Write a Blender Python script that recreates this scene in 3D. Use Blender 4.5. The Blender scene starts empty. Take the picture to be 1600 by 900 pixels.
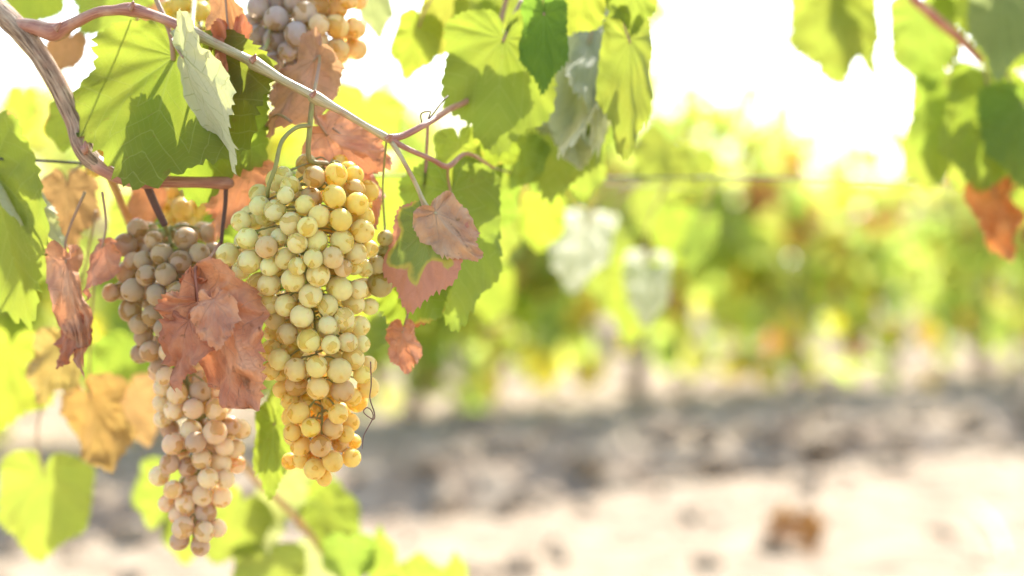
import bpy, bmesh, math, random
import numpy as np
from mathutils import Vector, Matrix, noise

R = math.radians
sc = bpy.context.scene
col = sc.collection

# ------------------------------------------------------------------ camera
CAM_H = 0.65
PITCH = R(2.06)
cam_d = bpy.data.cameras.new('camera')
cam = bpy.data.objects.new('camera', cam_d)
col.objects.link(cam)
cam.location = (0, 0, CAM_H)
cam.rotation_euler = (math.pi / 2 - PITCH, 0, 0)
cam_d.lens = 50
cam_d.sensor_width = 36
cam_d.clip_start = 0.02
cam_d.clip_end = 1500
cam_d.dof.use_dof = True
cam_d.dof.focus_distance = 0.873
cam_d.dof.aperture_fstop = 2.4
cam_d.dof.aperture_blades = 0
sc.camera = cam

# ------------------------------------------------------------------ sky and sun
SUN_EL, SUN_AZ = R(47), R(14)          # azimuth clockwise from +Y (the viewing direction)
w = bpy.data.worlds.new('World')
sc.world = w
w.use_nodes = True
nt = w.node_tree
sky = nt.nodes.new('ShaderNodeTexSky')
sky.sky_type = 'NISHITA'
sky.sun_disc = False
sky.sun_elevation = SUN_EL
sky.sun_rotation = SUN_AZ
sky.dust_density = 2.2
bg = nt.nodes['Background']
bg.inputs[1].default_value = 0.14
nt.links.new(sky.outputs[0], bg.inputs[0])
sd = bpy.data.lights.new('sun', 'SUN')
sd.energy = 2.9
sd.angle = R(0.6)
sd.color = (1.0, 0.95, 0.88)
sun = bpy.data.objects.new('sun', sd)
col.objects.link(sun)
S = Vector((math.sin(SUN_AZ) * math.cos(SUN_EL), math.cos(SUN_AZ) * math.cos(SUN_EL), math.sin(SUN_EL)))
sun.rotation_euler = (-S).to_track_quat('-Z', 'Y').to_euler()
sun.location = S * 20

sc.view_settings.view_transform = 'Standard'
sc.view_settings.look = 'None'
sc.view_settings.gamma = 1
sc.view_settings.exposure = 1.85
sc.cycles.max_bounces = 10
sc.cycles.transmission_bounces = 8
sc.cycles.use_denoising = True

# ------------------------------------------------------------------ placing helpers
F = 1600 * 50 / 36
fw = Vector((0, math.cos(PITCH), -math.sin(PITCH)))
up = Vector((0, math.sin(PITCH), math.cos(PITCH)))
rt = Vector((1, 0, 0))
C0 = Vector((0, 0, CAM_H))


def P(px, py, d):
    return C0 + fw * d + rt * ((px - 800) / F * d) + up * ((450 - py) / F * d)


def V(x, y, z):            # right, up, towards the viewer
    return rt * x + up * y - fw * z


def link(o, parent=None, loc=None):
    col.objects.link(o)
    if parent is not None:
        o.parent = parent
    if loc is not None:
        o.location = loc
    return o


def wloc(o):
    p = Vector(o.location)
    while o.parent is not None:
        o = o.parent
        p += o.location
    return p


def tag(o, label=None, cat=None, group=None, kind=None):
    for k, v in (('label', label), ('category', cat), ('group', group), ('kind', kind)):
        if v:
            o[k] = v
    return o


def empty(name, loc, label, cat, group=None):
    o = bpy.data.objects.new(name, None)
    o.empty_display_size = 0.05
    link(o, None, loc)
    return tag(o, label, cat, group)


def mesh_obj(name, verts, faces, mat, parent=None, origin=None, smooth=True):
    """verts are world positions; origin becomes the object's own origin"""
    v = np.asarray([tuple(p) for p in verts], dtype=float)
    if origin is None:
        origin = Vector(v[0])
    v = v - np.array(tuple(origin))
    me = bpy.data.meshes.new(name)
    me.from_pydata(v.tolist(), [], faces)
    me.materials.append(mat)
    if smooth:
        me.shade_smooth()
    o = bpy.data.objects.new(name, me)
    loc = Vector(origin) - (wloc(parent) if parent is not None else Vector((0, 0, 0)))
    return link(o, parent, loc)


# ------------------------------------------------------------------ material helpers
class NT:
    def __init__(s, name):
        s.m = bpy.data.materials.new(name)
        s.m.use_nodes = True
        s.t = s.m.node_tree
        s.t.nodes.clear()
        s.out = s.n('ShaderNodeOutputMaterial')

    def n(s, typ, **kw):
        nd = s.t.nodes.new(typ)
        for k, v in kw.items():
            setattr(nd, k, v)
        return nd

    def l(s, a, b):
        s.t.links.new(a, b)

    def val(s, inp, x):
        if isinstance(x, bpy.types.NodeSocket):
            s.l(x, inp)
        else:
            if inp.type == 'RGBA' and not isinstance(x, (int, float)) and len(x) == 3:
                x = (*x, 1)
            inp.default_value = x

    def math(s, op, a, b=0.0, c=0.0, clamp=False):
        nd = s.n('ShaderNodeMath', operation=op, use_clamp=clamp)
        s.val(nd.inputs[0], a)
        s.val(nd.inputs[1], b)
        s.val(nd.inputs[2], c)
        return nd.outputs[0]

    def mix(s, f, a, b, typ='MIX'):
        nd = s.n('ShaderNodeMix', data_type='RGBA', blend_type=typ)
        s.val(nd.inputs[0], f)
        s.val(nd.inputs[6], a)
        s.val(nd.inputs[7], b)
        return nd.outputs[2]

    def step(s, x, a, b):
        nd = s.n('ShaderNodeMapRange', interpolation_type='SMOOTHSTEP')
        s.val(nd.inputs[0], x)
        nd.inputs[1].default_value = a
        nd.inputs[2].default_value = b
        return nd.outputs[0]

    def noise(s, scale, detail=3, vec=None, rough=0.55, off=None):
        nd = s.n('ShaderNodeTexNoise')
        nd.inputs['Scale'].default_value = scale
        nd.inputs['Detail'].default_value = detail
        nd.inputs['Roughness'].default_value = rough
        if vec is None:
            tc = s.n('ShaderNodeTexCoord')
            vec = tc.outputs['Object']
        if off is not None:
            ad = s.n('ShaderNodeVectorMath', operation='ADD')
            s.l(vec, ad.inputs[0])
            s.l(off, ad.inputs[1])
            vec = ad.outputs[0]
        s.l(vec, nd.inputs['Vector'])
        return nd.outputs[0]

    def bump(s, h, strength, dist):
        nd = s.n('ShaderNodeBump')
        nd.inputs['Strength'].default_value = strength
        nd.inputs['Distance'].default_value = dist
        s.l(h, nd.inputs['Height'])
        return nd.outputs[0]


def leaf_mat(name, top, under, trans, tfac=0.5, vein=(0.30, 0.34, 0.12), veinf=0.85, dry=None, rough=0.42, spots=0.25, bumpd=0.0022):
    """two-sided leaf: st UVs carry the distance along and across the nearest main vein"""
    k = NT(name)
    oi = k.n('ShaderNodeObjectInfo')
    st = k.n('ShaderNodeUVMap', uv_map='veins')
    sep = k.n('ShaderNodeSeparateXYZ')
    k.l(st.outputs[0], sep.inputs[0])
    s_, t_ = sep.outputs[0], sep.outputs[1]
    ru = k.n('ShaderNodeUVMap', uv_map='rim')
    sep2 = k.n('ShaderNodeSeparateXYZ')
    k.l(ru.outputs[0], sep2.inputs[0])
    rho = sep2.outputs[0]
    rnd = k.math('MULTIPLY', oi.outputs['Random'], 37.0)
    # main vein: narrows outwards; secondaries: herring-bone
    wmain = k.math('MULTIPLY_ADD', s_, -0.010, 0.0165)
    main = k.math('SUBTRACT', 1.0, k.math('DIVIDE', t_, wmain), clamp=True)
    q = k.math('DIVIDE', k.math('SUBTRACT', s_, k.math('MULTIPLY', t_, 0.85)), 0.155)
    fr = k.math('ABSOLUTE', k.math('SUBTRACT', k.math('FRACT', q), 0.5))
    sec = k.math('MULTIPLY', k.step(fr, 0.055, 0.012), 0.7)
    q3 = k.math('DIVIDE', k.math('ADD', k.math('MULTIPLY', s_, 0.7), t_), 0.047)
    fr3 = k.math('ABSOLUTE', k.math('SUBTRACT', k.math('FRACT', q3), 0.5))
    ter = k.math('MULTIPLY', k.step(fr3, 0.10, 0.02), 0.22)
    veins = k.math('MAXIMUM', main, k.math('MAXIMUM', sec, ter))
    nz = k.noise(42, 4, off=rnd)
    nf = k.noise(320, 2, off=rnd)
    geo = k.n('ShaderNodeNewGeometry')
    lo_, hi_ = (0.70, 1.25) if top[0] > top[1] else (0.92, 1.35)  # dried leaves: stronger blotches, which also paint in relief shading
    a = k.mix(k.step(nz, 0.33, 0.68), [c * lo_ for c in top], [min(.8, c * hi_) for c in top])
    a = k.mix(geo.outputs['Backfacing'], a, under)
    tcol = k.mix(k.step(nz, 0.35, 0.75), trans, [trans[0] * 1.12, trans[1] * 1.02, trans[2]])
    vc = vein
    a = k.mix(k.math('MULTIPLY', veins, veinf), a, vc)
    tcol = k.mix(k.math('MULTIPLY', veins, 0.55), tcol, [c * 0.72 for c in trans])
    sp = k.math('MULTIPLY', k.step(k.noise(130, 3, off=rnd), 0.66, 0.74), spots)
    a = k.mix(sp, a, (0.20, 0.10, 0.03))
    tcol = k.mix(sp, tcol, (0.28, 0.14, 0.03))
    a = k.mix(1.0, a, oi.outputs['Color'], 'MULTIPLY')
    tcol = k.mix(1.0, tcol, oi.outputs['Color'], 'MULTIPLY')
    if dry:                                  # dried margin with a yellow line before it
        dcol, dtrans, at = dry
        tipw = k.math('MULTIPLY', k.math('ABSOLUTE', k.math('SUBTRACT', sep2.outputs[1], 0.5)), -0.9)
        x = k.math('ADD', rho, k.math('MULTIPLY', k.math('SUBTRACT', k.noise(20, 4, off=rnd), 0.5), 1.2))
        x = k.math('ADD', k.math('ADD', x, k.math('MULTIPLY', t_, 0.5)), tipw)
        ylw = k.step(x, at - 0.10, at - 0.01)
        dm = k.step(x, at, at + 0.05)
        a = k.mix(ylw, a, (0.40, 0.36, 0.08))
        a = k.mix(dm, a, k.mix(nz, dcol, [c * 1.5 for c in dcol]))
        tcol = k.mix(ylw, tcol, (0.62, 0.5, 0.06))
        tcol = k.mix(dm, tcol, dtrans)
    hgt = k.math('ADD', k.math('MULTIPLY', veins, -0.7), k.math('ADD', k.math('MULTIPLY', nz, 0.9), k.math('MULTIPLY', nf, 0.25)))
    bn = k.bump(hgt, 0.55, bumpd)
    pb = k.n('ShaderNodeBsdfPrincipled')
    k.l(a, pb.inputs['Base Color'])
    pb.inputs['Roughness'].default_value = rough
    pb.inputs['Specular IOR Level'].default_value = 0.32
    k.l(bn, pb.inputs['Normal'])
    tb = k.n('ShaderNodeBsdfTranslucent')
    k.l(tcol, tb.inputs[0])
    mx = k.n('ShaderNodeMixShader')
    mx.inputs[0].default_value = tfac
    k.l(pb.outputs[0], mx.inputs[1])
    k.l(tb.outputs[0], mx.inputs[2])
    k.l(mx.outputs[0], k.out.inputs[0])
    return k.m


M = {}
M['green'] = leaf_mat('green_leaf', (0.036, 0.070, 0.010), (0.11, 0.155, 0.055), (0.42, 0.52, 0.055), 0.5)
M['pale'] = leaf_mat('pale_green_leaf', (0.12, 0.17, 0.05), (0.56, 0.56, 0.38), (0.52, 0.56, 0.20), 0.42, rough=0.6, bumpd=0.001)
M['yellow'] = leaf_mat('yellow_green_leaf', (0.11, 0.13, 0.02), (0.17, 0.19, 0.07), (0.42, 0.50, 0.065), 0.5)
M['half'] = leaf_mat('half_dried_leaf', (0.12, 0.18, 0.05), (0.22, 0.27, 0.12), (0.36, 0.42, 0.06), 0.40,
                     dry=((0.48, 0.21, 0.13), (0.50, 0.22, 0.10), 0.76))
M['edge'] = leaf_mat('leaf_with_dried_rim', (0.055, 0.095, 0.015), (0.14, 0.19, 0.07), (0.42, 0.53, 0.045), 0.5,
                     dry=((0.34, 0.14, 0.06), (0.55, 0.2, 0.05), 1.06))
M['red'] = leaf_mat('dried_red_leaf', (0.80, 0.325, 0.170), (0.82, 0.41, 0.25), (0.58, 0.24, 0.11), 0.24, vein=(0.68, 0.42, 0.30), veinf=0.5, rough=0.62, spots=0.55, bumpd=0.007)
M['brown'] = leaf_mat('dried_brown_leaf', (0.54, 0.34, 0.18), (0.58, 0.40, 0.25), (0.46, 0.32, 0.12), 0.40, vein=(0.46, 0.30, 0.16), veinf=0.5, rough=0.62, spots=0.5, bumpd=0.007)


def stem_mat(name, c1, c2, c3, scale=60, stretch=6, rough=0.6, bumpd=0.0008, tint=True):
    k = NT(name)
    tc = k.n('ShaderNodeTexCoord')
    uv = k.n('ShaderNodeUVMap', uv_map='along')
    mp = k.n('ShaderNodeMapping')
    mp.inputs['Scale'].default_value = (stretch, 1, 1)
    k.l(uv.outputs[0], mp.inputs[0])
    fib = k.noise(scale, 4, vec=mp.outputs[0])
    blot = k.noise(55, 3)
    c = k.mix(k.step(fib, 0.35, 0.65), c1, c2)
    c = k.mix(k.step(blot, 0.48, 0.68), c, c3)
    if tint:
        oi = k.n('ShaderNodeObjectInfo')
        c = k.mix(1.0, c, oi.outputs['Color'], 'MULTIPLY')
    pb = k.n('ShaderNodeBsdfPrincipled')
    k.l(c, pb.inputs['Base Color'])
    pb.inputs['Roughness'].default_value = rough
    k.l(k.bump(fib, 0.7, bumpd), pb.inputs['Normal'])
    k.l(pb.outputs[0], k.out.inputs[0])
    return k.m


M['bark'] = stem_mat('old_bark', (0.15, 0.085, 0.045), (0.56, 0.40, 0.25), (0.40, 0.23, 0.14), 5, 5, 0.8, 0.004)
M['cane_red'] = stem_mat('red_brown_cane', (0.32, 0.12, 0.075), (0.46, 0.22, 0.14), (0.52, 0.30, 0.19), 6, 4, 0.42)
M['cane_tan'] = stem_mat('ripening_cane', (0.42, 0.33, 0.15), (0.60, 0.50, 0.28), (0.44, 0.24, 0.14), 6, 4, 0.42)
M['petiole'] = stem_mat('leaf_stalk', (0.42, 0.24, 0.15), (0.50, 0.33, 0.20), (0.46, 0.36, 0.15), 20, 5, 0.45)
M['green_stem'] = stem_mat('green_stalk', (0.30, 0.32, 0.08), (0.42, 0.40, 0.14), (0.36, 0.24, 0.10), 20, 5, 0.45)
M['dark_stem'] = stem_mat('dark_stalk', (0.10, 0.055, 0.04), (0.17, 0.10, 0.08), (0.14, 0.06, 0.05), 20, 5, 0.6)


def wire_mat():
    k = NT('galvanised_wire')
    pb = k.n('ShaderNodeBsdfPrincipled')
    k.l(k.mix(k.noise(300, 3), (0.05, 0.05, 0.047), (0.11, 0.11, 0.10)), pb.inputs['Base Color'])
    pb.inputs['Metallic'].default_value = 0.2
    pb.inputs['Roughness'].default_value = 0.6
    k.l(pb.outputs[0], k.out.inputs[0])
    return k.m


M['wire'] = wire_mat()


def berry_mat():
    k = NT('grape_skin')
    oi = k.n('ShaderNodeObjectInfo')
    rnd = k.math('MULTIPLY', oi.outputs['Random'], 91.0)
    tc = k.n('ShaderNodeTexCoord')
    ob = tc.outputs['Object']
    n1 = k.noise(0.75, 3, vec=ob, off=rnd)
    n2 = k.noise(2.6, 4, vec=ob, off=rnd)
    n3 = k.noise(16, 2, vec=ob, off=rnd)
    base = k.mix(1.0, oi.outputs['Color'], k.mix(n2, (0.86, 0.80, 0.70), (1.12, 1.12, 1.1)), 'MULTIPLY')
    # russet blushes and freckles
    rus = k.math('MULTIPLY', k.step(n2, 0.60, 0.74), k.math('MULTIPLY', k.step(n1, 0.42, 0.62), 0.75))
    base = k.mix(rus, base, k.mix(1.0, base, (0.86, 0.46, 0.26), 'MULTIPLY'))
    base = k.mix(k.math('MULTIPLY', k.step(n3, 0.72, 0.76), 0.18), base, (0.26, 0.13, 0.04))
    # waxy bloom with rubbed-off windows that show the golden flesh
    bl = k.step(k.math('ADD', k.noise(0.8, 1, vec=ob, off=rnd), k.math('MULTIPLY', n2, 0.06)), 0.64, 0.56)
    gold = k.mix(1.0, base, (0.97, 0.87, 0.62), 'MULTIPLY')
    pale = k.mix(0.10, base, (0.92, 0.88, 0.70))
    base = k.mix(bl, gold, pale)
    # dark stigma scar at the free pole
    sp = k.n('ShaderNodeSeparateXYZ')
    k.l(ob, sp.inputs[0])
    scar = k.step(sp.outputs[2], 0.972, 0.988)
    base = k.mix(k.math('MULTIPLY', scar, 0.85), base, (0.10, 0.05, 0.03))
    pb = k.n('ShaderNodeBsdfPrincipled')
    k.l(base, pb.inputs['Base Color'])
    pb.inputs['Subsurface Weight'].default_value = 0.85
    pb.inputs['Subsurface Radius'].default_value = (1.0, 0.72, 0.26)
    pb.inputs['Subsurface Scale'].default_value = 0.010
    k.l(k.math('MULTIPLY_ADD', bl, 0.28, 0.24), pb.inputs['Roughness'])
    pb.inputs['Specular IOR Level'].default_value = 0.45
    k.l(k.math('ADD', k.math('MULTIPLY_ADD', bl, -0.14, 0.24), k.math('MULTIPLY', k.math('FRACT', rnd), 0.16)), pb.inputs['Transmission Weight'])
    pb.inputs['IOR'].default_value = 1.36
    pb.inputs['Sheen Weight'].default_value = 0.05
    pb.inputs['Sheen Roughness'].default_value = 0.45
    pb.inputs['Sheen Tint'].default_value = (1, .96, .86, 1)
    k.l(k.bump(n2, 0.05, 0.05), pb.inputs['Normal'])
    k.l(pb.outputs[0], k.out.inputs[0])
    return k.m


M['berry'] = berry_mat()


def soil_mat():
    k = NT('dry_soil')
    a = k.noise(1.3, 5)
    b = k.noise(9, 6, rough=0.65)
    c = k.noise(45, 4)
    x = k.mix(k.step(b, 0.35, 0.68), (0.24, 0.17, 0.105), (0.42, 0.335, 0.225))
    x = k.mix(k.math('MULTIPLY', k.step(a, 0.45, 0.7), 0.5), x, (0.41, 0.33, 0.21))
    x = k.mix(k.math('MULTIPLY', k.step(c, 0.6, 0.75), 0.5), x, (0.26, 0.18, 0.12))
    pb = k.n('ShaderNodeBsdfPrincipled')
    k.l(x, pb.inputs['Base Color'])
    pb.inputs['Roughness'].default_value = 0.95
    k.l(k.bump(k.math('ADD', b, k.math('MULTIPLY', c, 0.4)), 0.8, 0.04), pb.inputs['Normal'])
    k.l(pb.outputs[0], k.out.inputs[0])
    return k.m


M['soil'] = soil_mat()


def simple_mat(name, c1, c2, scale=20, rough=0.85):
    k = NT(name)
    pb = k.n('ShaderNodeBsdfPrincipled')
    k.l(k.mix(k.step(k.noise(scale, 4), 0.35, 0.65), c1, c2), pb.inputs['Base Color'])
    pb.inputs['Roughness'].default_value = rough
    k.l(pb.outputs[0], k.out.inputs[0])
    return k.m


M['straw'] = simple_mat('dry_straw', (0.50, 0.42, 0.27), (0.66, 0.58, 0.42))
M['clod'] = simple_mat('soil_clod', (0.22, 0.15, 0.085), (0.39, 0.30, 0.19), 14)
M['stick'] = simple_mat('bleached_stick', (0.56, 0.52, 0.43), (0.68, 0.64, 0.56), 40)


def crown_mat():
    k = NT('background_vine_leaves')
    at = k.n('ShaderNodeAttribute', attribute_name='tint')
    at2 = k.n('ShaderNodeAttribute', attribute_name='glow')
    pb = k.n('ShaderNodeBsdfPrincipled')
    k.l(at.outputs[0], pb.inputs['Base Color'])
    pb.inputs['Roughness'].default_value = 0.30
    pb.inputs['Specular IOR Level'].default_value = 0.5
    tb = k.n('ShaderNodeBsdfTranslucent')
    k.l(at2.outputs[0], tb.inputs[0])
    mx = k.n('ShaderNodeMixShader')
    mx.inputs[0].default_value = 0.62
    k.l(pb.outputs[0], mx.inputs[1])
    k.l(tb.outputs[0], mx.inputs[2])
    k.l(mx.outputs[0], k.out.inputs[0])
    return k.m


M['crown'] = crown_mat()

# ------------------------------------------------------------------ ground
ROW_A = R(30)
u_row = Vector((math.cos(ROW_A), math.sin(ROW_A), 0))
n_row = Vector((-math.sin(ROW_A), math.cos(ROW_A), 0))
ROW2 = Vector((0.45, 5.35, 0))           # a point on the second row


def rowcoord(x, y):
    d = Vector((x, y, 0)) - ROW2
    return d.dot(u_row), d.dot(n_row)


def ground_h(x, y):
    s, n = rowcoord(x, y)
    far = max(0.0, 1 - max(0.0, (math.hypot(x, y - 5) - 9)) / 10)
    m = (n + 2.2) % 3.4 - 2.2            # distance to the row
    h = 0.03 * math.exp(-(m / 0.75) ** 2)
    # ploughed lip in front of each row
    mm = m + 0.10 * noise.noise((s * 1.1, 3, 0)) + 0.05 * noise.noise((s * 4.1, 5, 0))
    lip = math.exp(-((mm + 0.80) / 0.2) ** 2)
    h += 0.02 * lip * (0.75 + 0.6 * noise.noise((s * 2.3, 7.7, n)))
    dep = max(0.0, 1 - (max(0, (mm + 1.10)) / 0.15 if mm > -1.10 else (-1.10 - mm) / 0.40))
    h -= 0.11 * dep * dep * (3 - 2 * dep) * (0.85 + 0.5 * noise.noise((s * 1.7, 1.2, 0)))
    h += 0.022 * noise.noise((x * 2.1, y * 2.1, 0)) + 0.012 * noise.noise((x * 5.5, y * 5.5, 4))
    rough = 0.25 + math.exp(-((m + 0.5) / 0.9) ** 2)
    h += 0.012 * rough * noise.noise((x * 13, y * 13, 8)) + 0.010 * rough * noise.noise((x * 29, y * 29, 2))
    return h * far


def axis(lo, hi, step, ends):
    mid = list(np.arange(lo, hi, step))
    a, b, g = [], [], step
    x = lo
    while x > -ends:
        g *= 1.22
        x -= g
        a.append(x)
    g, x = step, mid[-1]
    while x < ends:
        g *= 1.22
        x += g
        b.append(x)
    return a[::-1] + mid + b


xs = axis(-2.2, 4.6, 0.028, 600)
ys = axis(1.6, 8.4, 0.028, 600)
gv = [(x, y, ground_h(x, y)) for y in ys for x in xs]
nx = len(xs)
gf = [(j * nx + i, j * nx + i + 1, (j + 1) * nx + i + 1, (j + 1) * nx + i) for j in range(len(ys) - 1) for i in range(nx - 1)]
g_o = mesh_obj('ground', gv, gf, M['soil'], None, Vector((0, 0, 0)))
tag(g_o, 'pale dry ploughed vineyard soil', 'ground', kind='structure')

rng = random.Random(5)


def scatter_mesh(name, mat, items, tmpl_v, tmpl_f, label, cat):
    vs, fs = [], []
    tv = np.array(tmpl_v)
    for (pos, mtx, seed) in items:
        b = len(vs)
        jit = np.array([1 + 0.38 * noise.noise((p[0] * 1.3 + seed, p[1] * 1.3, p[2] * 1.3)) for p in tmpl_v])[:, None]
        q = (tv * jit) @ np.array(mtx).T + np.array(pos)
        vs.extend(q.tolist())
        fs.extend([tuple(b + i for i in f) for f in tmpl_f])
    o = mesh_obj(name, vs, fs, mat, None, Vector((0, 0, 0)), smooth=False)
    return tag(o, label, cat, kind='stuff')


def ico(sub):
    bm = bmesh.new()
    bmesh.ops.create_icosphere(bm, subdivisions=sub, radius=1)
    v = [tuple(x.co) for x in bm.verts]
    f = [tuple(x.index for x in q.verts) for q in bm.faces]
    bm.free()
    return v, f


iv, if_ = ico(2)
items = []
while len(items) < 1500:
    x, y = rng.uniform(-2, 4.6), rng.uniform(2.4, 8.5)
    s, n = rowcoord(x, y)
    m = (n + 1.7) % 3.4 - 1.7
    dens = 0.10 + 0.9 * math.exp(-((m + 1.05) / 0.26) ** 2) + 0.10 * math.exp(-(m / 0.8) ** 2)
    if rng.random() > dens:
        continue
    r = 0.012 + 0.048 * rng.random() ** 2.8 * (0.5 + dens)
    mt = Matrix.Rotation(rng.uniform(0, 6.3), 3, 'Z') @ Matrix.Rotation(rng.uniform(0, 6.3), 3, 'X') @ Matrix.Diagonal((r, r * rng.uniform(.7, 1.2), r * rng.uniform(.5, .9)))
    items.append(((x, y, ground_h(x, y) + r * 0.25), mt, rng.uniform(0, 99)))
scatter_mesh('soil_clods', M['clod'], items, iv, if_, 'pale crumbled soil clods along the ploughed strip', 'soil clods')

# dry straw and bits lying on the ground
sv = [(-1, -.5, 0), (1, -.35, 0), (1, .35, 0.0), (-1, .5, 0), (-1, 0, .9), (1, 0, .7)]
sf = [(0, 1, 5, 4), (3, 4, 5, 2), (0, 3, 2, 1), (1, 2, 5), (0, 4, 3)]
items = []
for i in range(2600):
    x, y = rng.uniform(-1.8, 4.4), rng.uniform(2.5, 7.5)
    l, t = rng.uniform(0.015, 0.07), rng.uniform(0.0012, 0.003)
    mt = Matrix.Rotation(rng.uniform(0, 6.3), 3, 'Z') @ Matrix.Rotation(rng.uniform(-.25, .25), 3, 'Y') @ Matrix.Diagonal((l, t, t))
    items.append(((x, y, ground_h(x, y) + 0.006), mt, 0))
scatter_mesh('dry_straw', M['straw'], items, sv, sf, 'short dry straw scattered over the pale soil', 'straw')


# ------------------------------------------------------------------ tubes
def smooth_path(pts, rad, sub=6):
    pts = [Vector(p) for p in pts]
    n = len(pts)
    if isinstance(rad, (int, float)):
        rad = [rad] * n
    op, orr = [], []
    for i in range(n - 1):
        p0, p1, p2, p3 = pts[max(i - 1, 0)], pts[i], pts[i + 1], pts[min(i + 2, n - 1)]
        for k in range(sub):
            t = k / sub
            q = 0.5 * ((2 * p1) + (p2 - p0) * t + (2 * p0 - 5 * p1 + 4 * p2 - p3) * t * t + (3 * p1 - p0 - 3 * p2 + p3) * t ** 3)
            op.append(q)
            orr.append(rad[i] + (rad[i + 1] - rad[i]) * (t * t * (3 - 2 * t)))
    op.append(pts[-1])
    orr.append(rad[-1])
    return op, orr


def tube_data(pts, rad, seg=8, sub=6, rough=0.0, seed=0.0):
    pts, rad = smooth_path(pts, rad, sub)
    vs, fs, uv = [], [], []
    a = None
    length = 0
    for i, p in enumerate(pts):
        t = (pts[min(i + 1, len(pts) - 1)] - pts[max(i - 1, 0)]).normalized()
        if a is None:
            a = t.orthogonal().normalized()
        a = (a - t * a.dot(t)).normalized()
        b = t.cross(a)
        if i:
            length += (p - pts[i - 1]).length
        for k in range(seg):
            an = 2 * math.pi * k / seg
            r = rad[i]
            if rough:
                r *= 1 + rough * noise.noise((math.cos(an) * 1.8 + seed, math.sin(an) * 1.8, length * 28)) + rough * 0.7 * noise.noise((math.cos(an) * 4 + seed, math.sin(an) * 4, length * 75))
            vs.append(p + (a * math.cos(an) + b * math.sin(an)) * r)
            uv.append((k / seg, length * 10))
    for i in range(len(pts) - 1):
        for k in range(seg):
            fs.append((i * seg + k, i * seg + (k + 1) % seg, (i + 1) * seg + (k + 1) % seg, (i + 1) * seg + k))
    fs.append(tuple(range(seg - 1, -1, -1)))
    e = (len(pts) - 1) * seg
    fs.append(tuple(range(e, e + seg)))
    return vs, fs, uv


def tube(name, pts, rad, mat, parent, seg=8, sub=6, rough=0.0, color=None, label=None, extra=None):
    vs, fs, uv = tube_data(pts, rad, seg, sub, rough, seed=len(bpy.data.objects) * 0.37)
    if extra:
        for (p2, r2, s2) in extra:
            v2, f2, u2 = tube_data(p2, r2, s2, 3)
            b = len(vs)
            vs += v2
            uv += u2
            fs += [tuple(b + i for i in f) for f in f2]
    o = mesh_obj(name, vs, fs, mat, parent, Vector(pts[0]))
    lay = o.data.uv_layers.new(name='along')
    idx = np.empty(len(o.data.loops), dtype=np.int32)
    o.data.loops.foreach_get('vertex_index', idx)
    lay.data.foreach_set('uv', np.array(uv, dtype=np.float32)[idx].ravel())
    if color:
        o.color = (*color, 1)
    if label:
        o['label'] = label
    return o


def pxpts(lst):
    return [P(*p) for p in lst]


def pr(rpx, d=0.9):          # radius in photo pixels at depth d -> metres
    return rpx * d / F


# ------------------------------------------------------------------ leaves
OUT = [(0, 1.0), (7, .95), (16, .84), (25, .77), (33, .79), (42, .86), (50, .91), (58, .86), (68, .74), (77, .67), (86, .68), (96, .71),
       (106, .73), (116, .68), (130, .60), (145, .55), (158, .47), (167, .36), (174, .18), (180, .06)]
VEINS = [0, 50, -50, 106, -106, 150, -150]
SECT = [(-25, 25, 0), (25, 78, 50), (-78, -25, -50), (78, 128, 106), (-128, -78, -106), (128, 181, 150), (-181, -128, -150)]
RINGS = [0.0, 0.10, 0.2, 0.31, 0.42, 0.53, 0.63, 0.73, 0.82, 0.90, 0.955, 1.0]


def outline(th):
    a = abs(th)
    for (x0, y0), (x1, y1) in zip(OUT, OUT[1:]):
        if x0 <= a <= x1:
            return y0 + (y1 - y0) * (a - x0) / (x1 - x0)
    return .06


def ROUND(t):
    return .93 - .16 * (t / 90) ** 2 if t < 90 else (.77 - .25 * ((t - 90) / 60) ** 2 if t < 150 else .52 - .44 * ((t - 150) / 30) ** 2)


def NV3(x, y, z):
    return Vector((noise.noise((x, y, z)), noise.noise((x + 31.7, y + 5.3, z)), noise.noise((x + 7.9, y + 47.1, z))))


def bendf(x, k):
    if abs(k) < 1e-4:
        return x, 0.0
    return math.sin(k * x) / k, (1 - math.cos(k * x)) / k


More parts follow.
